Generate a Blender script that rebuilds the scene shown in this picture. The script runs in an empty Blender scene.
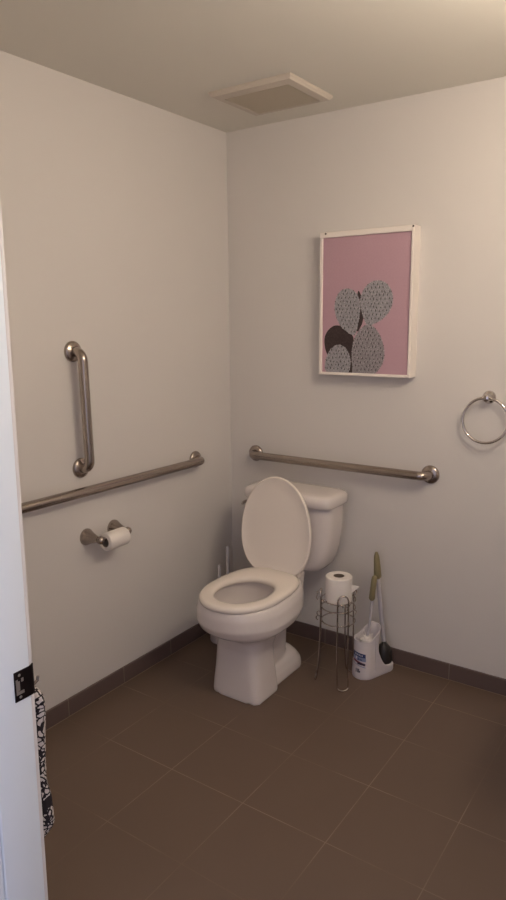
import bpy, bmesh, math, random
from mathutils import Vector, Matrix
random.seed(4)
PI = math.pi
C = bpy.context.scene.collection

# ------------------------------------------------------------------ materials
def mat(name, color, rough=0.5, metal=0.0, coat=0.0, spec=0.5, trans=0.0, ior=1.5):
    m = bpy.data.materials.new(name); m.use_nodes = True
    b = m.node_tree.nodes['Principled BSDF']
    b.inputs['Base Color'].default_value = (*color, 1)
    b.inputs['Roughness'].default_value = rough
    b.inputs['Metallic'].default_value = metal
    b.inputs['Coat Weight'].default_value = coat
    b.inputs['Coat Roughness'].default_value = 0.08
    b.inputs['Specular IOR Level'].default_value = spec
    b.inputs['Transmission Weight'].default_value = trans
    b.inputs['IOR'].default_value = ior
    return m

class NT:
    """small helper to wire node graphs"""
    def __init__(self, m):
        self.t = m.node_tree; self.b = self.t.nodes['Principled BSDF']
        self.co = self.t.nodes.new('ShaderNodeTexCoord').outputs['Object']
    def n(self, typ, **kw):
        x = self.t.nodes.new(typ)
        for k, v in kw.items(): setattr(x, k, v)
        return x
    def l(self, a, b): self.t.links.new(a, b)
    def math(self, op, a, b=None, c=None, clamp=False):
        x = self.n('ShaderNodeMath', operation=op, use_clamp=clamp)
        for i, v in enumerate((a, b, c)):
            if v is None: continue
            if isinstance(v, (int, float)): x.inputs[i].default_value = v
            else: self.l(v, x.inputs[i])
        return x.outputs[0]
    def mix(self, f, a, b):
        x = self.n('ShaderNodeMix', data_type='RGBA')
        for s, v in ((x.inputs['Factor'], f), (x.inputs['A'], a), (x.inputs['B'], b)):
            if isinstance(v, (int, float)): s.default_value = v
            elif isinstance(v, tuple): s.default_value = (*v, 1)
            else: self.l(v, s)
        return x.outputs['Result']
    def noise(self, scale, detail=3.0, co=None, rough=.5):
        x = self.n('ShaderNodeTexNoise'); x.inputs['Scale'].default_value = scale
        x.inputs['Detail'].default_value = detail; x.inputs['Roughness'].default_value = rough
        self.l(co or self.co, x.inputs['Vector']); return x
    def bump(self, h, strength=.1, dist=.002):
        x = self.n('ShaderNodeBump'); x.inputs['Strength'].default_value = strength
        x.inputs['Distance'].default_value = dist
        self.l(h, x.inputs['Height']); self.l(x.outputs[0], self.b.inputs['Normal'])
    def color(self, s): self.l(s, self.b.inputs['Base Color'])

def paint(name, color, bump=.08, rough=.55):
    m = mat(name, color, rough, spec=.35); k = NT(m)
    n = k.noise(3, 3)
    c2 = tuple(v*.965 for v in color)
    k.color(k.mix(n.outputs[0], color, c2))
    k.bump(k.noise(140, 2).outputs[0], bump, .001)
    return m

def brushed(name, color, rough=.3):
    m = mat(name, color, rough, 1.0); k = NT(m)
    n = k.noise(90, 3)
    k.l(k.math('MULTIPLY_ADD', n.outputs[0], .14, rough-.07), k.b.inputs['Roughness'])
    return m

def porcelain(name, color, rough=.13):
    m = mat(name, color, rough, spec=.5); k = NT(m)
    n = k.noise(5, 2); k.color(k.mix(n.outputs[0], color, tuple(v*.975 for v in color)))
    return m

M = {}
M['wall'] = paint('wall_paint', (.73, .694, .672))
M['ceiling'] = paint('ceiling_paint', (.75, .72, .655), .05, .8)
M['trim'] = paint('trim_paint', (.80, .85, .89), .02, .4)
M['porcelain'] = porcelain('white_porcelain', (.80, .735, .71), .09)
M['seat'] = porcelain('white_seat_plastic', (.90, .82, .75), .2)
M['nickel'] = brushed('brushed_nickel', (.40, .345, .31), .24)
M['chrome'] = mat('polished_chrome', (.60, .56, .53), .07, 1.0)
M['wire'] = mat('dark_chrome_wire', (.50, .45, .42), .14, 1.0)
M['bronze'] = brushed('dark_bronze', (.035, .027, .028), .42)
M['steel'] = brushed('latch_steel', (.55, .53, .5), .35)
M['nail'] = mat('nail_metal', (.07, .055, .045), .4, .8)
M['frame'] = paint('white_frame_paint', (.90, .83, .78), .02, .4)
M['vent'] = paint('vent_plastic', (.60, .54, .47), .01, .45)
M['slat'] = paint('vent_grille_plastic', (.52, .46, .37), .01, .6)
M['slot'] = mat('vent_dark_slots', (.10, .085, .065), .8)
M['white_plastic'] = porcelain('white_plastic', (.74, .69, .71), .3)
M['clear_plastic'] = mat('milky_plastic', (.66, .63, .68), .25, trans=.25, ior=1.2)
M['olive'] = mat('olive_rubber_grip', (.27, .225, .12), .55)
M['black'] = mat('black_rubber', (.022, .018, .017), .42)
M['bristle'] = mat('white_bristles', (.88, .83, .80), .7)
M['core'] = mat('cardboard_core', (.26, .20, .155), .85)
M['blue'] = mat('label_blue', (.035, .06, .17), .4)
M['navy'] = mat('label_navy', (.015, .018, .05), .4)
M['lightblue'] = mat('label_pale_blue', (.27, .31, .48), .4)
M['red'] = mat('label_dark_red', (.16, .03, .05), .4)
M['labelwhite'] = mat('label_white', (.75, .74, .8), .4)

def mk_paper():
    m = mat('toilet_paper', (.88, .825, .78), .9, spec=.1); k = NT(m)
    k.bump(k.noise(260, 2).outputs[0], .25, .001); return m
M['paper'] = mk_paper()

# floor: 12 inch brown porcelain tile with thin grout
def grid_line(k, axis_out, offset, pitch, half):
    f = k.math('FRACT', k.math('DIVIDE', k.math('SUBTRACT', axis_out, offset - pitch*40), pitch))
    d = k.math('MULTIPLY', k.math('ABSOLUTE', k.math('SUBTRACT', f, .5)), pitch)      # .5*pitch on the line
    return k.math('GREATER_THAN', d, pitch*.5 - half)
def mk_floor():
    m = mat('brown_floor_tile', (.1, .07, .05), .42, spec=.35); k = NT(m)
    s = k.n('ShaderNodeSeparateXYZ'); k.l(k.co, s.inputs[0])
    lx = grid_line(k, s.outputs['X'], .26, .3045, .0015)
    ly = grid_line(k, s.outputs['Y'], -.224, .3045, .0015)
    line = k.math('MAXIMUM', lx, ly)
    edge = k.math('MAXIMUM', k.math('LESS_THAN', s.outputs['X'], .0138), k.math('GREATER_THAN', s.outputs['Y'], -.0138))
    worn = k.noise(2.3, 3, rough=.6).outputs[0]
    r = k.n('ShaderNodeValToRGB'); r.color_ramp.elements[0].position = .45; r.color_ramp.elements[1].position = .63
    k.l(worn, r.inputs[0])
    grout = k.mix(r.outputs[0], (.172, .116, .083), (.27, .20, .155))
    n1 = k.noise(4, 4).outputs[0]; n2 = k.noise(420, 2).outputs[0]
    base = k.mix(n1, (.150, .102, .075), (.170, .118, .089))
    base = k.mix(k.math('MULTIPLY', n2, .25), base, (.115, .078, .056))
    k.color(k.mix(edge, k.mix(line, base, grout), (.27, .20, .16)))
    k.l(k.math('MULTIPLY_ADD', n1, .12, .42), k.b.inputs['Roughness'])
    k.bump(k.math('SUBTRACT', k.math('MULTIPLY', n2, .15), line), .25, .001)
    return m
M['floor'] = mk_floor()
def mk_base(axis, offset, name):
    m = mat(name, (.07, .05, .046), .42, spec=.35); k = NT(m)
    s = k.n('ShaderNodeSeparateXYZ'); k.l(k.co, s.inputs[0])
    line = grid_line(k, s.outputs[axis], offset, .3045, .0017)
    n1 = k.noise(5, 4).outputs[0]
    k.color(k.mix(line, k.mix(n1, (.130, .090, .082), (.145, .102, .092)), (.25, .20, .17)))
    return m
def mk_snake():
    m = mat('snakeskin_print_cloth', (.7, .65, .6), .85, spec=.1); k = NT(m)
    d = k.noise(28, 3)
    mp = k.n('ShaderNodeVectorMath', operation='MULTIPLY_ADD')
    k.l(d.outputs['Color'], mp.inputs[0]); mp.inputs[1].default_value = (.03, .03, .03); k.l(k.co, mp.inputs[2])
    v = k.n('ShaderNodeTexVoronoi', feature='DISTANCE_TO_EDGE'); v.inputs['Scale'].default_value = 78
    k.l(mp.outputs[0], v.inputs['Vector'])
    spots = k.math('GREATER_THAN', k.noise(26, 2).outputs[0], .60)
    dark = k.math('LESS_THAN', v.outputs[0], .125)
    f = k.math('MAXIMUM', dark, spots)
    k.color(k.mix(f, (.58, .52, .48), (.025, .02, .022)))
    k.bump(k.noise(300, 2).outputs[0], .3, .001)
    return m
M['snake'] = mk_snake()
def mk_pad(name, base, light, seed):
    m = mat(name, base, .6, spec=.2); k = NT(m)
    n = k.noise(60, 5, rough=.7).outputs[0]
    v = k.n('ShaderNodeTexVoronoi', feature='F1'); v.inputs['Scale'].default_value = 170; k.l(k.co, v.inputs['Vector'])
    speck = k.math('LESS_THAN', v.outputs[0], .30)
    c = k.mix(n, tuple(x*.62 for x in base), light)
    k.color(k.mix(k.math('MULTIPLY', speck, .5), c, tuple(min(1, x*1.45) for x in light)))
    return m
M['pad'] = mk_pad('cactus_print_grey', (.31, .30, .325), (.43, .415, .445), 1)
M['pad2'] = mk_pad('cactus_print_mauve', (.265, .24, .26), (.39, .36, .385), 2)
M['paddark'] = mk_pad('cactus_print_brown', (.055, .037, .038), (.075, .052, .052), 3)
M['spine'] = mat('cactus_print_spines', (.022, .016, .018), .6)
M['spinelight'] = mat('cactus_print_pale_spines', (.55, .50, .51), .6)
def mk_pink():
    m = mat('pink_print', (.48, .26, .315), .55, spec=.25); k = NT(m)
    k.color(k.mix(k.noise(160, 3).outputs[0], (.475, .30, .355), (.53, .345, .405))); return m
M['pink'] = mk_pink()
def mk_glow():
    m = mat('lit_glass_globe', (.9, .85, .8), .3)
    b = m.node_tree.nodes['Principled BSDF']
    b.inputs['Emission Color'].default_value = (1.0, .865, .69, 1); b.inputs['Emission Strength'].default_value = 84
    return m
M['globe'] = mk_glow()
M['water'] = mat('toilet_water', (.9, .93, .95), .03, trans=.9, ior=1.33)

# ------------------------------------------------------------------ helpers
def finish(bm, ang=38):
    bmesh.ops.recalc_face_normals(bm, faces=bm.faces)
    a = math.radians(ang)
    for f in bm.faces: f.smooth = True
    for e in bm.edges:
        if len(e.link_faces) == 2 and e.calc_face_angle(0) > a: e.smooth = False
def wpos(o):
    p = Vector(o.location)
    while o.parent: o = o.parent; p += Vector(o.location)
    return p
def obj(name, bm, m, parent=None, origin=None, ang=38, recalc=True, label=None):
    """bm is in world coordinates; links it as one mesh object"""
    if recalc: finish(bm, ang)
    if parent is not None:
        base = wpos(parent); org = base.copy()
    else:
        org = Vector(origin) if origin is not None else Vector((0, 0, 0))
    bmesh.ops.translate(bm, verts=bm.verts, vec=-org)
    me = bpy.data.meshes.new(name); bm.to_mesh(me); bm.free()
    for x in (m if isinstance(m, (list, tuple)) else [m]): me.materials.append(x)
    o = bpy.data.objects.new(name, me); C.objects.link(o)
    if parent is not None: o.parent = parent
    else: o.location = org
    if label: o['label'] = label
    return o
def thing(name, label, cat, loc, group=None):
    o = bpy.data.objects.new(name, None); C.objects.link(o); o.empty_display_size = .05
    o.location = loc; o['label'] = label; o['category'] = cat
    if group: o['group'] = group
    return o
def tag(o, label, cat, group=None):
    o['label'] = label; o['category'] = cat
    if group: o['group'] = group
    return o
def struct(name, bm, m, label=None, cat=None):
    o = obj(name, bm, m); o['kind'] = 'structure'
    if label: o['label'] = label
    if cat: o['category'] = cat
    return o
def BM(): return bmesh.new()
def box(bm, a, b, bev=0, seg=2, mi=0):
    t = bmesh.new(); bmesh.ops.create_cube(t, size=1)
    for v in t.verts:
        v.co = Vector(((a[i]+b[i])/2 + v.co[i]*(b[i]-a[i]) for i in range(3)))
    if bev: bmesh.ops.bevel(t, geom=t.edges[:], offset=bev, segments=seg, profile=.5, affect='EDGES')
    merge(bm, t, mi); return bm
def merge(bm, t, mi=0):
    mp = {}
    for v in t.verts: mp[v] = bm.verts.new(v.co)
    for f in t.faces:
        try:
            g = bm.faces.new([mp[v] for v in f.verts]); g.material_index = mi if mi else f.material_index
        except ValueError: pass
    t.free()
def loft(bm, rings, cap=(True, True), closed=False, mi=0):
    vs = [[bm.verts.new(p) for p in r] for r in rings]; n = len(vs[0])
    k = len(vs)
    for i in range(k if closed else k-1):
        a, b = vs[i], vs[(i+1) % k]
        for j in range(n):
            f = bm.faces.new((a[j], a[(j+1) % n], b[(j+1) % n], b[j])); f.material_index = mi
    if not closed:
        if cap[0]: bm.faces.new(list(reversed(vs[0]))).material_index = mi
        if cap[1]: bm.faces.new(vs[-1]).material_index = mi
    return vs
def tube(bm, pts, r, seg=12, closed=False, cap=True, mi=0):
    pts = [Vector(p) for p in pts]; n = len(pts)
    rr = r if isinstance(r, (list, tuple)) else [r]*n
    tang = []
    for i in range(n):
        a = pts[(i-1) % n] if (closed or i > 0) else pts[i]
        b = pts[(i+1) % n] if (closed or i < n-1) else pts[i]
        tang.append((b-a).normalized())
    up = Vector((0, 0, 1)) if abs(tang[0].z) < .9 else Vector((1, 0, 0))
    nrm = (up - tang[0]*up.dot(tang[0])).normalized(); rings = []
    for i in range(n):
        if i:
            q = tang[i-1].rotation_difference(tang[i]); nrm = q @ nrm
            nrm = (nrm - tang[i]*nrm.dot(tang[i])).normalized()
        bn = tang[i].cross(nrm)
        rings.append([pts[i] + (nrm*math.cos(2*PI*j/seg) + bn*math.sin(2*PI*j/seg))*rr[i] for j in range(seg)])
    loft(bm, rings, (cap, cap), closed, mi); return bm
def lathe(bm, prof, origin, axis=(0, 0, 1), seg=24, cap=(True, True), closed=False, mi=0):
    """prof: list of (radius, distance along axis)"""
    q = Vector((0, 0, 1)).rotation_difference(Vector(axis).normalized()); o = Vector(origin)
    rings = [[o + q @ Vector((r*math.cos(2*PI*j/seg), r*math.sin(2*PI*j/seg), h)) for j in range(seg)] for r, h in prof]
    loft(bm, rings, cap, closed, mi); return bm
def arc(c, u, v, r, a0, a1, n):
    c, u, v = Vector(c), Vector(u), Vector(v)
    return [c + u*r*math.cos(a0+(a1-a0)*i/n) + v*r*math.sin(a0+(a1-a0)*i/n) for i in range(n+1)]
def spow(x, p): return math.copysign(abs(x)**p, x)
def egg(cx, hw, yf, ym, yb, z, nf=2.0, nb=2.4, N=56):
    """plan outline: widest at ym, front yf, back yb, superellipse exponents"""
    out = []
    for j in range(N):
        a = 2*PI*j/N; s, c = math.sin(a), math.cos(a)
        n = nb if s > 0 else nf; d = (yb-ym) if s > 0 else (ym-yf)
        out.append(Vector((cx+hw*spow(c, 2/n), ym+d*spow(s, 2/n), z)))
    return out
def eval_mesh(o):
    dg = bpy.context.evaluated_depsgraph_get(); dg.update()
    return bpy.data.meshes.new_from_object(o.evaluated_get(dg))
def fuse(bm, voxel, smooth=6, cut=None):
    """voxel-union of overlapping shells, smoothed, optional boolean cut; returns a bmesh"""
    bmesh.ops.recalc_face_normals(bm, faces=bm.faces)
    me = bpy.data.meshes.new('tmp'); bm.to_mesh(me); bm.free()
    o = bpy.data.objects.new('tmp', me); C.objects.link(o)
    r = o.modifiers.new('r', 'REMESH'); r.mode = 'VOXEL'; r.voxel_size = voxel
    s = o.modifiers.new('s', 'SMOOTH'); s.factor = .5; s.iterations = smooth
    co = None
    if cut is not None:
        bmesh.ops.recalc_face_normals(cut, faces=cut.faces)
        cm = bpy.data.meshes.new('cut'); cut.to_mesh(cm); cut.free()
        co = bpy.data.objects.new('cut', cm); C.objects.link(co)
        b = o.modifiers.new('b', 'BOOLEAN'); b.operation = 'DIFFERENCE'; b.object = co; b.solver = 'EXACT'
    res = eval_mesh(o); out = bmesh.new(); out.from_mesh(res)
    bpy.data.objects.remove(o); bpy.data.meshes.remove(res)
    if co: bpy.data.objects.remove(co)
    return out

# ------------------------------------------------------------------ the room
H = 2.4; RX = 2.0; FY = -2.006
bm = BM(); box(bm, (-.12, -4.2, -.1), (RX+1.2, .12, 0)); struct('floor', bm, M['floor'])
bm = BM(); box(bm, (-.12, FY-.082, H), (RX+.12, .12, H+.1)); struct('ceiling', bm, M['ceiling'])
bm = BM(); box(bm, (-.12, FY, 0), (0, .12, H)); struct('wall_left', bm, M['wall'])
bm = BM(); box(bm, (0, 0, 0), (RX, .12, H)); struct('wall_back', bm, M['wall'])
bm = BM(); box(bm, (RX, FY, 0), (RX+.12, .12, H)); struct('wall_right', bm, M['wall'])
bm = BM()
box(bm, (-.12, FY-.082, 0), (1.001, FY, H)); box(bm, (1.92, FY-.082, 0), (RX+.12, FY, H))
box(bm, (1.001, FY-.082, 2.07), (1.92, FY, H)); struct('wall_front', bm, M['wall'])
bm = BM(); box(bm, (0, FY, 0), (.01, -.01, .072), .0015, 1)
struct('baseboard_left', bm, mk_base('Y', -.206, 'brown_base_tile_left'))
bm = BM(); box(bm, (0, -.01, 0), (RX, 0, .072), .0015, 1)
struct('baseboard_back', bm, mk_base('X', 1.165-.3045*3, 'brown_base_tile_back'))
# door frame: jamb lining and casings
def lean(bm):
    for v in bm.verts: v.co.x += -.0035 + (v.co.z-.95)*.0105 if v.co.x < 1.3 else 0
bm = BM()
box(bm, (1.001, FY-.082, 0), (1.021, FY, 2.05), .002, 2)
box(bm, (1.90, FY-.082, 0), (1.92, FY, 2.05), .002, 2)
box(bm, (1.001, FY-.082, 2.05), (1.92, FY, 2.07), .002, 2)
box(bm, (.945, FY-.096, 0), (1.016, FY-.082, 2.075), .004, 3)
box(bm, (1.905, FY-.096, 0), (1.975, FY-.082, 2.075), .004, 3)
lean(bm); trim = struct('trim_1', bm, M['trim'])
bm = BM(); box(bm, (.95, FY, .0), (1.016, FY+.012, 2.07), .004, 3)
lean(bm); struct('trim_2', bm, M['wall'])
# strike plate on the jamb
sp = BM(); X = 1.0175-.0005
prof = [(-2.041, X+.0015), (-2.006, X+.0015), (-2.001, X+.0005), (-1.996, X-.003), (-1.9965, X-.0055), (-2.0015, X-.002), (-2.0065, X-.0005), (-2.041, X-.0005)]
def platesec(z, dz):
    return [Vector((x, y, z)) for y, x in prof]
loft(sp, [platesec(.861, 0), platesec(.919, 0)])
plate = obj('strike_plate', sp, M['bronze'], trim, ang=30, label='dark bronze strike plate with curved lip')
b2 = BM()
box(b2, (X+.0012, -2.0385, .878), (X+.0022, -2.034, .904)); box(b2, (X+.0012, -2.0385, .874), (X+.0024, -2.022, .880))
box(b2, (X+.0012, -2.027, .897), (X+.0022, -2.022, .904)); box(b2, (X+.0011, -2.034, .881), (X+.0017, -2.030, .900))
obj('latch_catch', b2, M['steel'], plate, label='bright steel latch catch')
b2 = BM()
for zz in (.868, .911): lathe(b2, [(.003, 0), (.0026, .0008), (.001, .001)], (X+.0013, -2.030, zz), (1, 0, 0), 12)
obj('screw', b2, M['steel'], plate, label='steel screw heads')

# ------------------------------------------------------------------ exhaust fan cover on the ceiling
fan = thing('exhaust_fan', 'square white ceiling exhaust fan cover with a slatted grille in the middle', 'vent', (.47, -.335, H))
x0, x1, y0, y1 = .285, .652, -.497, -.178
gx0, gx1, gy0, gy1 = .322, .612, -.445, -.205
bm = BM(); zt, zb = H, H-.017
def rect(a, b, c, d, z): return [Vector((a, c, z)), Vector((b, c, z)), Vector((b, d, z)), Vector((a, d, z))]
loft(bm, [rect(x0, x1, y0, y1, zt), rect(x0+.001, x1-.001, y0+.001, y1-.001, zb+.008), rect(x0+.008, x1-.008, y0+.008, y1-.008, zb),
          rect(gx0, gx1, gy0, gy1, zb-.003), rect(gx0+.004, gx1-.004, gy0+.004, gy1-.004, zb+.007),
          rect(gx0+.004, gx1-.004, gy0+.004, gy1-.004, zt-.001)], (True, True))
obj('cover', bm, M['vent'], fan, ang=25)
bm = BM()
nsl = 22
for i in range(nsl):
    yy = gy0+.006+(gy1-gy0-.012)*(i+.5)/nsl
    box(bm, (gx0+.004, yy-.0036, zb-.002), (gx1-.004, yy+.0036, zb+.004))
for i in range(3):
    xx = gx0+(gx1-gx0)*(i+1)/4
    box(bm, (xx-.002, gy0+.004, zb-.001), (xx+.002, gy1-.004, zb+.006))
g = obj('grille', bm, M['slat'], fan, label='beige slatted grille')

# ------------------------------------------------------------------ grab bars
def grab_bar(name, label, a, b, out, r=.0188, stand=.055, rc=.036, fl=.039):
    """a, b: flange centres on the wall; out: wall normal"""
    a, b, out = Vector(a), Vector(b), Vector(out); d = (b-a).normalized()
    t = thing(name, label, 'grab bar', (a+b)/2, 'stainless grab bars on the walls')
    bm = BM(); p = [a+out*.004]
    ca = a + out*(stand-rc) + d*rc
    p += arc(ca, -d, out, rc, 0, PI/2, 8)
    cb = b + out*(stand-rc) - d*rc
    p += list(reversed(arc(cb, d, out, rc, 0, PI/2, 8)))
    p.append(b+out*.004)
    tube(bm, p, r, 20)
    obj('bar', bm, M['nickel'], t)
    for q in (a, b):
        bm = BM()
        lathe(bm, [(fl, 0), (fl, .006), (fl-.002, .010), (fl-.008, .013), (r+.006, .016), (r+.002, .017)], q, out, 32)
        obj('flange', bm, M['nickel'], t)
    return t
grab_bar('grab_bar', 'short vertical brushed steel grab bar on the left wall above the long bar', (0, -.990, 1.432), (0, -.982, .985), (1, 0, 0))
grab_bar('grab_bar', 'long horizontal brushed steel grab bar on the left wall above the paper holder', (0, -.290, .899), (0, -1.352, .905), (1, 0, 0))
grab_bar('grab_bar', 'horizontal brushed steel grab bar on the back wall above the toilet tank', (.155, 0, .897), (1.043, 0, .897), (0, -1, 0))

# ------------------------------------------------------------------ toilet paper holder and the roll on it
tp = thing('toilet_paper_holder', 'brushed nickel two-post toilet paper holder on the left wall under the long grab bar', 'paper holder', (0, -.905, .70))
ZR, XR = .703, .082
for yy in (-.972, -.826):
    bm = BM()
    prof = [(.034, 0), (.034, .004), (.031, .010), (.024, .026), (.018, .045), (.0135, .060), (.012, .068)]
    lathe(bm, prof, (0, yy, ZR), (1, 0, 0), 24)
    lathe(bm, [(.004, -.0165), (.012, -.012), (.0165, -.004), (.0165, .004), (.012, .012), (.004, .0165)], (XR, yy, ZR), (0, 1, 0), 20)
    obj('post', bm, M['nickel'], tp)
bm = BM(); tube(bm, [(XR, -.960, ZR), (XR, -.84, ZR)], .0085, 14); obj('spindle', bm, M['chrome'], tp, label='shiny chrome spindle')
def roll_mesh(c, axis, r, ri, h, seg=40):
    bm = BM()
    lathe(bm, [(ri, 0), (ri+.001, -.001), (r-.003, 0), (r, .003), (r, h-.003), (r-.003, h), (ri+.001, h+.0005), (ri, h)], c, axis, seg, closed=True)
    return bm
def core_mesh(c, axis, ri, h, seg=28):
    bm = BM(); lathe(bm, [(ri-.0012, .0005), (ri+.0002, .0003), (ri+.0002, h-.0005), (ri-.0012, h-.0006)], c, axis, seg, closed=True); return bm
r1 = thing('toilet_roll', 'half-used white toilet roll on the wall holder', 'toilet roll', (XR, -.90, ZR-.012))
cz = ZR - .012 - .002
obj('paper', roll_mesh((XR, -.951, cz), (0, 1, 0), .036, .0205, .108), M['paper'], r1)
obj('cardboard_core', core_mesh((XR, -.951, cz), (0, 1, 0), .0205, .108), M['core'], r1, label='brown cardboard core')

# ------------------------------------------------------------------ framed cactus print
pic = thing('framed_picture', 'white box-framed pink picture of grey cactus pads on the back wall', 'picture', (.732, 0, 1.30))
X0, X1, Z0, Z1 = .538, .961, 1.303, 1.905; fw = .0115; FYD = -.065
bm = BM()
def fr(y, i):
    t = i + (.011 if i > fw-.003 else 0)
    return [Vector((X0+i, y, Z0+i)), Vector((X1-i, y, Z0+i)), Vector((X1-i, y, Z1-t)), Vector((X0+i, y, Z1-t))]
loft(bm, [fr(0, 0), fr(FYD+.0015, 0), fr(FYD, .0015), fr(FYD, fw-.002), fr(FYD+.002, fw), fr(-.044, fw), fr(-.042, fw)], (True, True))
obj('frame', bm, M['frame'], pic, ang=25)
PY = -.055
bm = BM(); box(bm, (X0+fw-.001, PY, Z0+fw-.001), (X1-fw+.001, PY+.006, Z1-fw-.010)); obj('print', bm, M['pink'], pic, label='pink printed background')
bm = BM()
ZLO = Z0+fw+.0005
def pad(pts, y, mi, rim=True, seed=0):
    """smooth closed outline through pts (x,z), printed patch with spine marks"""
    pts = [(2.0185-(2.0185-x)*.98778, 1.5412+(z-1.5412)*.98778) for x, z in pts]
    n = len(pts); out = []
    for i in range(n):
        p0, p1, p2, p3 = [Vector(pts[(i+k-1) % n]) for k in range(4)]
        for s in range(8):
            t = s/8
            out.append(.5*((2*p1)+(-p0+p2)*t+(2*p0-5*p1+4*p2-p3)*t*t+(-p0+3*p1-3*p2+p3)*t*t*t))
    out = [Vector((p.x, max(p.y, ZLO))) for p in out]
    vs = [bm.verts.new((p.x, y, p.y)) for p in out]
    f = bm.faces.new(vs); f.material_index = mi
    if not rim: return
    rnd = random.Random(seed)
    cx = sum(p.x for p in out)/len(out); cz_ = sum(p.y for p in out)/len(out)
    def mark(x, z, w, h, m_, tilt):
        if z-h < ZLO: return
        d = Vector((math.sin(tilt), math.cos(tilt))); e = Vector((d.y, -d.x))
        c = Vector((x, z)); q = [c+d*h, c+e*w, c-d*h, c-e*w]
        bm.faces.new([bm.verts.new((p.x, y-.0003, p.y)) for p in q]).material_index = m_
    def inside(x, z):
        r = False; j = len(out)-1
        for i in range(len(out)):
            a, b = out[i], out[j]
            if (a.y > z) != (b.y > z) and x < (b.x-a.x)*(z-a.y)/(b.y-a.y)+a.x: r = not r
            j = i
        return r
    step = .0175
    xs = [p.x for p in out]; zs = [p.y for p in out]
    row = 0; z = min(zs)
    while z < max(zs):
        x = min(xs) + (step/2 if row % 2 else 0)
        while x < max(xs):
            px, pz = x+rnd.uniform(-.003, .003), z+rnd.uniform(-.003, .003)
            if inside(px, pz) and inside(cx+(px-cx)*1.08, cz_+(pz-cz_)*1.08):
                mark(px, pz, .0021, rnd.uniform(.0045, .0085), 3, rnd.uniform(-.5, .3))
                if rnd.random() < .55: mark(px-.0035, pz+.004, .001, .0045, 4, rnd.uniform(-.9, .2))
            x += step
        z += step*.9; row += 1
    for i in range(0, len(out), 3):
        p = out[i]; d = (p-Vector((cx, cz_))).normalized()
        if p.y > ZLO+.003: mark(p.x-d.x*.001, p.y-d.y*.001, .0016, .0036, 3 if i % 2 else 4, math.atan2(d.x, d.y))
pad([(.541, 1.445), (.552, 1.485), (.585, 1.513), (.625, 1.512), (.665, 1.488), (.685, 1.45), (.66, 1.38), (.60, 1.35), (.556, 1.39)], PY-.0004, 2, False)
pad([(.700, 1.655), (.716, 1.640), (.731, 1.60), (.729, 1.555), (.722, 1.52), (.70, 1.49), (.69, 1.55)], PY-.0005, 2, False)
pad([(.655, 1.39), (.676, 1.43), (.692, 1.38), (.69, 1.30), (.655, 1.30)], PY-.0006, 2, False)
pad([(.590, 1.600), (.603, 1.645), (.632, 1.669), (.668, 1.668), (.698, 1.645), (.713, 1.60), (.709, 1.545), (.697, 1.49), (.686, 1.474), (.662, 1.482), (.622, 1.512), (.598, 1.553)], PY-.0008, 0, True, 1)
pad([(.712, 1.615), (.722, 1.655), (.750, 1.688), (.790, 1.700), (.830, 1.687), (.856, 1.650), (.860, 1.610), (.845, 1.570), (.812, 1.538), (.775, 1.520), (.750, 1.513), (.728, 1.550)], PY-.0009, 0, True, 2)
pad([(.677, 1.405), (.687, 1.455), (.712, 1.497), (.748, 1.519), (.782, 1.506), (.812, 1.466), (.829, 1.41), (.824, 1.36), (.795, 1.318), (.750, 1.290), (.690, 1.290), (.680, 1.345)], PY-.0011, 1, True, 3)
pad([(.547, 1.350), (.560, 1.393), (.588, 1.424), (.620, 1.432), (.652, 1.413), (.671, 1.372), (.668, 1.325), (.640, 1.29), (.575, 1.29), (.550, 1.318)], PY-.0013, 0, True, 4)
for v in bm.verts: pass
o = obj('cactus_print', bm, [M['pad'], M['pad2'], M['paddark'], M['spine'], M['spinelight']], pic, recalc=False, label='grey prickly pear cactus pads')
for xx, zz in ((.5655, 1.8985), (.9555, 1.8995)):
    bm = BM(); lathe(bm, [(.0042, 0), (.0042, .0012), (.003, .0022), (.001, .0026)], (xx, FYD+.0003, zz), (0, -1, 0), 14)
    obj('nail_head', bm, M['nail'], pic, label='small dark nail head on the top edge')

# ------------------------------------------------------------------ towel ring
tr = thing('towel_ring', 'round chrome towel ring on the back wall right of the pink picture', 'towel ring', (1.268, 0, 1.232))
bm = BM()
lathe(bm, [(.026, 0), (.026, .005), (.023, .010), (.016, .014), (.011, .022), (.010, .034), (.013, .038), (.015, .044), (.013, .050), (.006, .053)], (1.268, 0, 1.236), (0, -1, 0), 28)
obj('mount', bm, M['chrome'], tr)
bm = BM(); RR = .088
tube(bm, arc((1.268, -.042, 1.232-RR+.004), (1, 0, 0), (0, .06, 1), RR, 0, 2*PI*63/64, 63), .0055, 12, closed=True)
obj('ring', bm, M['chrome'], tr)

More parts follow.
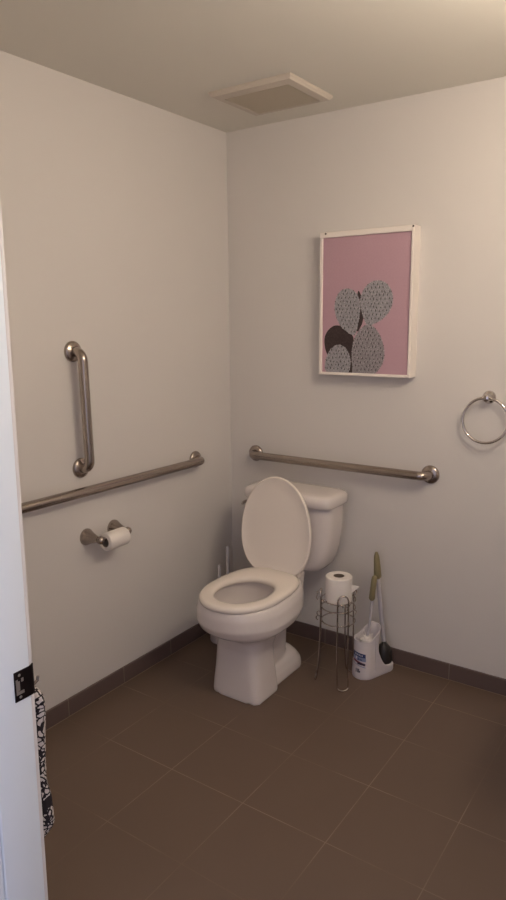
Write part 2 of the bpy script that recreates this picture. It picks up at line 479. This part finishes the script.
# ------------------------------------------------------------------ toilet
AX = .484
wc = thing('toilet', 'white two-piece toilet with its lid and open bowl in the corner', 'toilet', (AX, -.40, 0))
bm = BM()
def ring_z(z, hw, yf, ym, yb, nf, nb, cx=AX): return egg(cx, hw, yf, ym, yb, z, nf, nb)
PX = AX-.007
loft(bm, [ring_z(0, .122, -.655, -.56, -.47, 6, 5, PX), ring_z(.015, .122, -.656, -.56, -.47, 6, 5, PX), ring_z(.06, .118, -.653, -.56, -.475, 6, 5, PX),
          ring_z(.14, .112, -.648, -.56, -.48, 5, 4.5, PX), ring_z(.21, .108, -.648, -.56, -.48, 4.5, 4, PX), ring_z(.262, .111, -.660, -.555, -.44, 3, 3.5),
          ring_z(.285, .135, -.694, -.555, -.38, 2.5, 3), ring_z(.302, .166, -.736, -.56, -.33, 2.2, 2.6), ring_z(.322, .187, -.764, -.565, -.30, 2.1, 2.5),
          ring_z(.352, .195, -.779, -.57, -.27, 2.1, 2.4), ring_z(.40, .188, -.780, -.575, -.255, 2.1, 2.4), ring_z(.422, .179, -.776, -.575, -.255, 2.1, 2.4),
          ring_z(.433, .173, -.770, -.575, -.26, 2.1, 2.4)])
# deck under the tank, trapway, rear foot
loft(bm, [egg(AX, .062, -.50, -.40, -.31, .245, 4, 3), egg(AX, .085, -.50, -.38, -.255, .285, 4, 3.5), egg(AX, .092, -.50, -.33, -.215, .34, 4, 4), egg(AX-.006, .086, -.50, -.30, -.19, .39, 4, 4), egg(AX-.006, .085, -.50, -.30, -.18, .42, 4, 4), egg(AX-.006, .081, -.50, -.30, -.175, .430, 4, 4)])
loft(bm, [egg(AX, .064, -.54, -.44, -.325, 0, 4, 4), egg(AX, .066, -.54, -.44, -.325, .12, 4, 4), egg(AX, .066, -.54, -.44, -.318, .20, 4, 4), egg(AX, .07, -.54, -.44, -.29, .26, 4, 4), egg(AX, .075, -.54, -.44, -.27, .33, 4, 4)])
loft(bm, [ring_z(0, .100, -.56, -.33, -.212, 4, 3, PX), ring_z(.015, .100, -.56, -.33, -.213, 4, 3, PX), ring_z(.04, .097, -.55, -.33, -.215, 4, 2.8, PX), ring_z(.07, .085, -.53, -.33, -.235, 3.5, 2.5, PX), ring_z(.095, .068, -.50, -.34, -.262, 3, 2.4, PX), ring_z(.112, .04, -.48, -.35, -.30, 3, 2.2, PX)])
cut = BM()
loft(cut, [egg(AX, .050, -.610, -.56, -.500, .205), egg(AX, .060, -.622, -.56, -.490, .22), egg(AX, .076, -.642, -.565, -.475, .25), egg(AX, .100, -.685, -.575, -.45, .295),
           egg(AX, .122, -.722, -.58, -.425, .35), egg(AX, .127, -.732, -.58, -.42, .40), egg(AX, .123, -.728, -.58, -.422, .48)])
body = fuse(bm, .0055, 7, cut)
for v in body.verts:
    if v.co.z < .0035: v.co.z = 0.0
for f in body.faces: f.material_index = 0
obj('bowl', body, M['porcelain'], wc, ang=50)
bm = BM(); loft(bm, [egg(AX, .0585, -.620, -.56, -.492, .218), egg(AX, .0620, -.6245, -.56, -.4885, .2245)]); obj('water', bm, M['water'], wc)
# seat
bm = BM(); N = 72
def o_(d, z): return egg(AX, .170+d, -.781-d, -.575, -.308+d, z, 2.05, 3.0, N)
def i_(d, z): return egg(AX, .112-d, -.716+d, -.580, -.440-d, z, 2.0, 2.2, N)
loft(bm, [o_(-.004, .4325), o_(0, .437), o_(0, .448), o_(-.004, .454), o_(-.012, .4575), i_(-.016, .4575), i_(-.006, .454), i_(0, .448), i_(0, .4375), i_(-.003, .4325)], closed=True)
obj('seat', bm, M['seat'], wc, ang=50)
# lid, raised and leaning on the tank
P0 = Vector((AX-.024, -.318, .420)); P1 = Vector((AX-.031, -.270, .866)); V = (P1-P0).normalized(); LL = (P1-P0).length
U = Vector((1, 0, 0)); W = U.cross(V).normalized()      # W points to the room (-y)
if W.y > 0: W = -W
def lid_out(s, w, n=N):
    out = []
    hw = .181; vm = .200
    for j in range(n):
        a = 2*PI*j/n; c, si = math.cos(a), math.sin(a)
        e = 2.0 if si > 0 else 2.5
        d = (LL-vm) if si > 0 else vm
        u = hw*spow(c, 2/e); v = vm + d*spow(si, 2/e)
        uu = u*(1-s/hw); vv = vm+(v-vm)*(1-s/d)
        out.append(P0+U*uu+V*vv+W*w)
    return out
bm = BM()
loft(bm, [lid_out(.006, -.008), lid_out(.001, -.005), lid_out(0, 0), lid_out(.001, .006), lid_out(.004, .0085), lid_out(.008, .0085), lid_out(.012, .006), lid_out(.06, .004), lid_out(.12, .0035)])
obj('lid', bm, M['seat'], wc, ang=60)
for sx in (-.075, .075):
    bm = BM(); tube(bm, [(AX+sx-.02, -.300, .447), (AX+sx+.02, -.300, .447)], .0115, 16)
    box(bm, (AX+sx-.017, -.300, .429), (AX+sx+.017, -.270, .449), .004, 2)
    obj('hinge', bm, M['seat'], wc)
# tank and tank lid
TX = .463
def tk(z, hw, yf, yb=-.034, n=4.5): ym = (yf+yb)/2; return egg(TX, hw, yf, ym, yb, z, n, n, 64)
bm = BM()
loft(bm, [tk(.422, .075, -.178, -.075, 3), tk(.426, .126, -.197, -.056, 3.2), tk(.436, .153, -.209, -.044, 3.8), tk(.460, .174, -.215, -.039, 4.2), tk(.50, .190, -.220, -.037), tk(.55, .203, -.224),
          tk(.60, .211, -.227), tk(.66, .217, -.230), tk(.72, .218, -.232), tk(.739, .219, -.232)])
obj('tank', bm, M['porcelain'], wc, ang=50)
bm = BM()
loft(bm, [tk(.736, .219, -.238, -.030, 6), tk(.738, .226, -.246, -.028, 6), tk(.744, .2300, -.2505, -.026, 6), tk(.765, .2305, -.251, -.026, 6), tk(.780, .228, -.248, -.028, 6), tk(.788, .220, -.240, -.034, 6), tk(.792, .205, -.226, -.046, 6), tk(.794, .167, -.19, -.07, 6)])
obj('tank_lid', bm, M['porcelain'], wc, ang=50)
bm = BM()
lathe(bm, [(.014, 0), (.014, .005), (.009, .010), (.007, .016)], (TX-.214, -.19, .708), (-1, 0, 0), 18)
tube(bm, [(TX-.226, -.184, .708), (TX-.228, -.205, .710), (TX-.228, -.226, .709), (TX-.227, -.238, .704)], [.006, .007, .008, .006], 12)
obj('flush_lever', bm, M['chrome'], wc, label='chrome flush lever')

# ------------------------------------------------------------------ wire stand with the roll on top
SC = Vector((.766, -.283, 0))
st = thing('toilet_roll_stand', 'chrome wire toilet roll stand with three hairpin legs right of the toilet', 'roll stand', SC)
WR = .0035
def pol(a, r, z, t=0.0):
    d = Vector((math.cos(a), math.sin(a), 0)); e = Vector((-d.y, d.x, 0)); return SC + d*r + e*t + Vector((0, 0, z))
angs = [math.radians(-48), math.radians(205), math.radians(78)]
for k, a in enumerate(angs):
    bm = BM(); hw = .023
    p = []
    side = [(.074, .392), (.074, .30), (.076, .20), (.080, .10), (.086, .04), (.091, .014)]
    for r, z in side: p.append(pol(a, r, z, -hw))
    for i in range(9):
        th = PI*i/8; p.append(pol(a, .092+.004*math.sin(th), .014-.0105*math.sin(th), -hw*math.cos(th)))
    for r, z in reversed(side): p.append(pol(a, r, z, hw))
    for i in range(1, 9):
        th = PI*i/9; p.append(pol(a, .074, .392+.026*math.sin(th), hw*math.cos(th)))
    tube(bm, p, WR, 8, closed=True)
    leg = obj('leg', bm, M['wire'], st, ang=60)
    d = Vector((math.cos(a), math.sin(a), 0))
    for z, sg in ((.388, 1), (.296, 1)):
        for s in (-1, 1):
            bm = BM(); c = pol(a, .0835, z, s*hw)
            q = [pol(a, .0745, z-.03, s*hw)] + [c + (-d*math.cos(t)+Vector((0, 0, 1))*math.sin(t))*.0095 for t in [i*PI*1.45/9 for i in range(10)]]
            tube(bm, q, .0024, 7); obj('scroll', bm, M['wire'], leg, ang=60)
for z, r in ((.378, .0715), (.342, .0715), (.282, .0715)):
    bm = BM(); tube(bm, [pol(2*PI*i/40, r, z) for i in range(40)], .0027, 8, closed=True); obj('ring', bm, M['wire'], st, ang=60)
bm = BM(); tube(bm, [pol(2*PI*i/30, .042, .368) for i in range(30)], .0027, 8, closed=True)
for a in angs: tube(bm, [pol(a, .042, .368), pol(a, .074, .368)], .0026, 7)
obj('roll_support', bm, M['wire'], st, ang=60)
r2 = thing('toilet_roll', 'full white toilet roll standing upright on top of the wire stand', 'toilet roll', (SC.x, SC.y, .371))
bm = roll_mesh((SC.x, SC.y, .372), (0, 0, 1), .0560, .023, .108, 48); pr = obj('paper', bm, M['paper'], r2)
obj('cardboard_core', core_mesh((SC.x, SC.y, .372), (0, 0, 1), .023, .108), M['core'], r2, label='brown cardboard core')
bm = BM()      # loose end of the sheet
a0 = math.radians(8); d0 = Vector((math.cos(a0), math.sin(a0), 0)); t0 = Vector((.92, .40, 0))
base = SC + d0*.0535
top, bot = [], []
for i in range(7):
    s = i/6; q = base + t0*(.036*s) + Vector((0, -.006*s*s, 0))
    top.append(q+Vector((0, 0, .449-.004*s))); bot.append(q+Vector((0, 0, .408+.036*s)))
off = Vector((-.4, .92, 0))*.0007
ringA = top+list(reversed(bot))
loft(bm, [[p-off for p in ringA], [p+off for p in ringA]])
obj('loose_sheet', bm, M['paper'], r2)

# ------------------------------------------------------------------ brush and plunger caddy
WC_ = Vector((.840, -.174, 0)); CC = Vector((.888, -.072, 0))
def hull2(c0, r0, c1, r1, n=48):
    """outline of the hull of two circles, sampled by direction"""
    out = []
    for j in range(n):
        a = 2*PI*j/n; d = Vector((math.cos(a), math.sin(a)))
        p0 = Vector((c0.x, c0.y))+d*r0; p1 = Vector((c1.x, c1.y))+d*r1
        out.append(p0 if p0.dot(d) >= p1.dot(d) else p1)
    return out
cad = thing('brush_caddy', 'white plastic toilet brush caddy with a blue label on the floor by the wire stand', 'caddy', (.86, -.14, 0))
bm = BM(); lv = [(0, .050, 1.0, .041), (.006, .052, 1.0, .043), (.026, .052, 1.0, .043), (.031, .0515, .97, .042), (.0335, .0513, .92, .041), (.0345, .0512, .60, .043), (.037, .051, .27, .044), (.05, .0508, .225, .046), (.065, .0505, .205, .047), (.09, .050, .20, .046), (.13, .049, .20, .045), (.158, .048, .22, .044), (.178, .047, .25, .043)]
rings = []
for z, r0, t, rr in lv:
    c1 = WC_.lerp(CC, t); rings.append([Vector((p.x, p.y, z)) for p in hull2(WC_, r0, c1, rr)])
dirv = (CC-WC_).normalized()
def slant(p, z0, z1, c=WC_):
    s = (Vector((p.x, p.y, 0))-c).dot(dirv)/.055; s = max(-1, min(1.15, s)); u = max(0, (s+.15)/1.2)
    return z0 + (z1-z0)*u**1.4
c1 = WC_.lerp(CC, .27)
def top_ring(dr, dz):
    o_r = hull2(WC_, .047+dr, c1, .045+dr); return [Vector((p.x, p.y, slant(p, .172, .216)+dz)) for p in o_r]
rings[-1] = [Vector((p.x, p.y, min(.168, slant(p, .168, .19)))) for p in rings[-1]]
rings += [top_ring(-.001, -.004), top_ring(.001, 0), top_ring(0, .003), top_ring(-.004, .003), top_ring(-.006, -.002)]
for z, r in ((.15, .040), (.10, .038), (.05, .036)):
    rings.append([Vector((p.x, p.y, z)) for p in hull2(WC_, r, WC_.lerp(CC, .08), r*.95)])
loft(bm, rings)
cb = obj('holder', bm, M['white_plastic'], cad, ang=55)
lat = Vector((dirv.y, -dirv.x, 0))
for sg in (1, -1):
    prof = []
    for i in range(25):
        d = .022 + (.118-.022)*i/24; u = i/24
        prof.append((d, .034 + .150*(1-u)**2.6))
    L = .0517
    o1, o2, i1, i2 = [], [], [], []
    for d, zt_ in prof:
        w_ = L - (L-.0432)*d/.1127
        if d > .100: w_ -= (d-.100)*.35
        p = WC_ + dirv*d
        for lst, ww, zz in ((o1, w_, .004), (o2, w_, zt_), (i2, w_-.0032, zt_), (i1, w_-.0032, .004)): lst.append(p + lat*sg*ww + Vector((0, 0, zz)))
    bm = BM(); loft(bm, [[o1[i], o2[i], i2[i], i1[i]] for i in range(25)])
    obj('side_wall', bm, M['white_plastic'], cad, ang=50)
# label patches follow the curved front of the holder
def patch(bm_, a0, a1, za0, za1, zb0, zb1, mi, lift=.0006, n=8):
    za0, za1, zb0, zb1 = [z-.010-(.115-z)*.08 for z in (za0, za1, zb0, zb1)]
    """curved patch on the well cylinder from angle a0 to a1; z ranges at both ends"""
    lo, hi, lo2, hi2 = [], [], [], []
    for i in range(n+1):
        s = i/n; a = math.radians(a0+(a1-a0)*s)
        zl, zh = za0+(zb0-za0)*s, za1+(zb1-za1)*s
        for z, A, B in ((zl, lo, lo2), (zh, hi, hi2)):
            rr = .0507 if z < .06 else .0504-(z-.06)*.019
            d = Vector((math.cos(a), math.sin(a), 0))
            A.append(WC_+d*(rr+lift)+Vector((0, 0, z))); B.append(WC_+d*(rr-.0004)+Vector((0, 0, z)))
    ra = [lo[i] for i in range(n+1)]; 
    vs = [[bm_.verts.new(p) for p in L] for L in (lo, hi, hi2, lo2)]
    for q in range(4):
        A, B = vs[q], vs[(q+1) % 4]
        for i in range(n):
            bm_.faces.new((A[i], A[i+1], B[i+1], B[i])).material_index = mi
    for e in (0, n): bm_.faces.new([vs[q][e] for q in range(4)]).material_index = mi
lb = BM(); AL, AR = -128, -58
patch(lb, AL, AR, .118, .136, .112, .128, 0)            # blue panel
patch(lb, AL, AR+2, .102, .118, .096, .112, 1)          # pale blue panel
patch(lb, AL+2, AR-2, .094, .103, .078, .088, 2)        # dark red sweep
patch(lb, -100, AR-1, .083, .092, .080, .088, 3)        # navy foot of the emblem
patch(lb, AL, AR, .084, .086, .070, .073, 1, .0007)
# white lettering strokes on the blue panel
for a, w, h in ((-112, 4, .009), (-104, 3, .006), (-98, 4, .006), (-90, 4, .006), (-82, 3, .007), (-75, 4, .006)):
    zc = .124 + (a+100)*-.00011
    patch(lb, a-w/2, a+w/2, zc-h/2, zc+h/2, zc-h/2, zc+h/2, 4, .0009, 2)
patch(lb, -110, -102, .106, .117, .104, .115, 4, .0009, 4); patch(lb, -99, -93, .100, .112, .099, .110, 0, .0009, 3); patch(lb, -89, -76, .103, .107, .101, .105, 0, .0009, 4)
for a in (-106, -97, -91):
    patch(lb, a-2.2, a+2.2, .047, .064, .046, .063, 3, .0007, 2)
patch(lb, -88, -84, .048, .056, .048, .056, 3, .0007, 2)
obj('printed_label', lb, [M['blue'], M['lightblue'], M['red'], M['navy'], M['labelwhite']], cb, ang=30, label='blue and dark red printed label')
# brush standing in the caddy well
br = thing('toilet_brush', 'toilet brush with a white handle and olive grip, standing in the labelled white caddy', 'toilet brush', (.848, -.172, .052))
bm = BM(); tube(bm, [(.846, -.172, .10), (.850, -.166, .18), (.857, -.158, .27), (.861, -.153, .345)], [.006, .0058, .0058, .007], 12); obj('handle', bm, M['clear_plastic'], br, label='thin white plastic handle')
bm = BM()
tube(bm, [(.8588, -.1535, .345), (.8596, -.1525, .354), (.862, -.149, .40), (.865, -.145, .440), (.866, -.144, .452), (.866, -.144, .456)], [.008, .0135, .0125, .0125, .0095, .005], 14)
obj('grip', bm, M['olive'], br, label='olive rubber grip')
bm = BM(); rnd = random.Random(7)
lathe(bm, [(.012, .055), (.022, .075), (.027, .12), (.026, .170), (.012, .182)], (.846, -.172, 0), (0, 0, 1), 18)
for i in range(170):
    a = rnd.uniform(0, 2*PI); z = rnd.uniform(.11, .192); r = rnd.uniform(.028, .038)
    d = Vector((math.cos(a), math.sin(a), rnd.uniform(-.1, .8))); s = Vector((.846, -.172, z-.01))
    tube(bm, [s+d*.008, s+d*r*.88], [.0019, .0009], 4)
obj('bristles', bm, M['bristle'], br, label='white bristle head')
# plunger at the back of the caddy
pl = thing('plunger', 'plunger with a black rubber cup and olive grip at the back of the labelled caddy', 'plunger', (CC.x, CC.y, .035))
bm = BM()
lathe(bm, [(.034, .0345), (.0365, .038), (.0375, .048), (.0365, .066), (.033, .088), (.028, .102), (.017, .115), (.011, .122), (.010, .130)], (CC.x, CC.y, 0), (0, 0, 1), 32)
obj('cup', bm, M['black'], pl, ang=50, label='black rubber cup')
bm = BM(); tube(bm, [(CC.x, CC.y, .12), (.875, -.083, .25), (.864, -.088, .36), (.857, -.090, .43)], [.0095, .0092, .009, .009], 14); obj('handle', bm, M['clear_plastic'], pl, label='white plastic handle')
bm = BM(); tube(bm, [(.8565, -.0905, .424), (.856, -.091, .432), (.8535, -.092, .48), (.850, -.093, .523), (.849, -.093, .540), (.849, -.093, .545)], [.010, .0165, .0148, .012, .0075, .004], 14); obj('grip', bm, M['olive'], pl, label='olive rubber grip')

# ------------------------------------------------------------------ second holder behind the toilet
cn = thing('brush_holder', 'round white brush holder on the floor behind the toilet bowl', 'brush holder', (.117, -.248, 0))
bm = BM()
lathe(bm, [(.060, 0), (.062, .004), (.060, .05), (.055, .12), (.053, .15), (.050, .152), (.048, .148), (.046, .03), (.04, .012)], (.117, -.248, 0), (0, 0, 1), 36)
obj('cup', bm, M['white_plastic'], cn, ang=50)
for x, y, zt_, lab in ((.150, -.243, .482, 'taller of the two thin white handles rising from the holder behind the toilet'), (.104, -.250, .382, 'shorter of the two thin white handles rising from the holder behind the toilet')):
    b = thing('toilet_brush', lab, 'toilet brush', (x, y, .02), 'thin white handles behind the toilet')
    bm = BM(); xb = .117+(x-.117)*.7
    tube(bm, [(xb, y, .10), (x, y, .20), (x, y, zt_-.06), (x, y, zt_-.006), (x, y, zt_)], [.0055, .006, .0078, .0075, .004], 12); obj('handle', bm, M['clear_plastic'], b)
    bm = BM(); lathe(bm, [(.008, .022), (.0165, .035), (.0175, .07), (.014, .10), (.006, .115)], (xb, y, 0), (0, 0, 1), 16); obj('bristles', bm, M['bristle'], b)

# ------------------------------------------------------------------ patterned cloth hanging beside the door jamb
bm = BM(); rings = []
ctl = [(z+dz-.010, x-.002, t*.92) for (z, x, t), dz in zip([(.862, .974, .010), (.852, .990, .018), (.84, 1.001, .022), (.80, 1.000, .023), (.74, .9945, .022), (.70, .9905, .021), (.67, .990, .022), (.645, .995, .026), (.615, .998, .026), (.585, .998, .026), (.56, .991, .025), (.54, .982, .022), (.512, .972, .016), (.50, .962, .009)], [0, 0, 0, 0, 0, -.01, -.02, -.03, -.03, -.025, -.015, -.01, 0, 0])]
def ip(z):
    for (za, xa, ta), (zb_, xb, tb) in zip(ctl, ctl[1:]):
        if z <= za and z >= zb_:
            s = (za-z)/(za-zb_); return xa+(xb-xa)*s, ta+(tb-ta)*s
    return ctl[-1][1:]
nz = 60; zs_ = [.852-(.852-.492)*i/nz for i in range(nz+1)]
for z in zs_:
    xr, th = ip(z); xl = .925 + .01*math.sin(z*30); ring = []
    xc = (xr+xl)/2; hx = (xr-xl)/2
    for j in range(40):
        a = 2*PI*j/40
        f = 1 + .10*math.sin(5*a+z*22) + .05*math.sin(9*a-z*40)
        ring.append(Vector((xc+hx*math.cos(a)*(1+.03*math.sin(z*70+4*a)), FY+.0145+th*(1+math.sin(a)*f*.92), z)))
    rings.append(ring)
loft(bm, rings)
zmin = min(v.co.y for v in bm.verts)
scarf = obj('scarf', bm, M['snake'], None, (.965, FY+.014, .862), ang=80)
tag(scarf, 'black and white snakeskin-print cloth hanging beside the white door jamb', 'cloth')
bm = BM(); tube(bm, [(.955, FY+.012, .870), (.955, FY+.022, .869), (.955, FY+.036, .857), (.955, FY+.036, .841), (.955, FY+.050, .837), (.955, FY+.060, .842), (.955, FY+.062, .850)], .003, 8)
lathe(bm, [(.011, 0), (.011, .003), (.005, .006)], (.955, FY+.0118, .870), (0, 1, 0), 16)
tag(obj('wall_hook', bm, M['nickel'], None, (.955, FY+.012, .870)), 'small metal hook on the door casing holding the snakeskin-print cloth', 'hook')

# ------------------------------------------------------------------ out of frame on the right: wash basin and the vanity light above it
sk = thing('wash_basin', 'white wall-hung wash basin on the right wall outside the picture', 'sink', (RX, -.64, .80))
bm = BM()
def sr(z, xa, hy, n=5): # outline from wall to front xa
    cx_ = (xa+RX)/2; hx = (RX-xa)/2
    return [Vector((cx_+hx*spow(math.cos(2*PI*j/56), 2/n), -.64+hy*spow(math.sin(2*PI*j/56), 2/n), z)) for j in range(56)]
def si(z, r, n=3):
    return [Vector((1.78+r*.85*spow(math.cos(2*PI*j/56), 2/n), -.64+r*1.15*spow(math.sin(2*PI*j/56), 2/n), z)) for j in range(56)]
loft(bm, [sr(.66, 1.72, .15), sr(.70, 1.64, .20), sr(.75, 1.61, .225), sr(.80, 1.60, .235), sr(.815, 1.605, .23), si(.815, .165), si(.79, .155), si(.74, .12), si(.70, .06)])
obj('basin', bm, M['porcelain'], sk, ang=50)
bm = BM(); tube(bm, [(1.955, -.64, .81), (1.955, -.64, .90), (1.94, -.64, .93), (1.90, -.64, .935), (1.87, -.64, .92)], [.02, .016, .013, .012, .011], 14)
obj('faucet', bm, M['chrome'], sk, label='chrome faucet')
VZ, VY = 1.98, -1.12
vl = thing('vanity_light', 'three-globe vanity light on the right wall above the wash basin', 'lamp', (RX, VY, VZ))
bm = BM(); box(bm, (RX-.02, VY-.30, VZ-.04), (RX, VY+.30, VZ+.04), .006, 2); obj('backplate', bm, M['nickel'], vl)
for yy in (VY-.22, VY, VY+.22):
    bm = BM(); tube(bm, [(RX-.018, yy, VZ), (1.93, yy, VZ), (1.90, yy, VZ+.005), (1.885, yy, VZ+.025)], .009, 12)
    lathe(bm, [(.012, -.035), (.026, -.03), (.028, 0), (.026, .004)], (1.885, yy, VZ+.04), (0, 0, 1), 20)
    a_ = obj('lamp_arm', bm, M['nickel'], vl)
    bm = BM(); bmesh.ops.create_uvsphere(bm, u_segments=24, v_segments=14, radius=.05); bmesh.ops.translate(bm, verts=bm.verts, vec=(1.885, yy, VZ+.093))
    obj('globe', bm, M['globe'], a_, label='lit round glass globe')

# ------------------------------------------------------------------ world, camera, view
w = bpy.data.worlds.new('World'); bpy.context.scene.world = w; w.use_nodes = True
bg = w.node_tree.nodes['Background']; bg.inputs[0].default_value = (.81, .80, 1.0, 1); bg.inputs[1].default_value = 1.0

cd = bpy.data.cameras.new('Camera'); cam = bpy.data.objects.new('Camera', cd); C.objects.link(cam)
f_px, yaw, pitch, roll = 680.42, .6052294, .18850667, -.008693
cam.location = (2.0184715, -2.7224693, 1.5412249)
h = Vector((-math.sin(yaw), math.cos(yaw), 0)); r_ = Vector((math.cos(yaw), math.sin(yaw), 0)); u_ = Vector((0, 0, 1))
fwd = math.cos(pitch)*h - math.sin(pitch)*u_; up = math.sin(pitch)*h + math.cos(pitch)*u_
rr2 = math.cos(roll)*r_ + math.sin(roll)*up; up2 = -math.sin(roll)*r_ + math.cos(roll)*up
cam.matrix_world = Matrix(((rr2.x, up2.x, -fwd.x, cam.location.x), (rr2.y, up2.y, -fwd.y, cam.location.y), (rr2.z, up2.z, -fwd.z, cam.location.z), (0, 0, 0, 1)))
cd.sensor_fit = 'VERTICAL'; cd.sensor_height = 36; cd.lens = 36*f_px/900; cd.clip_start = .02
S = bpy.context.scene; S.camera = cam
S.view_settings.view_transform = 'Standard'; S.view_settings.look = 'None'; S.view_settings.gamma = 1; S.view_settings.exposure = 0
S.view_settings.use_curve_mapping = False
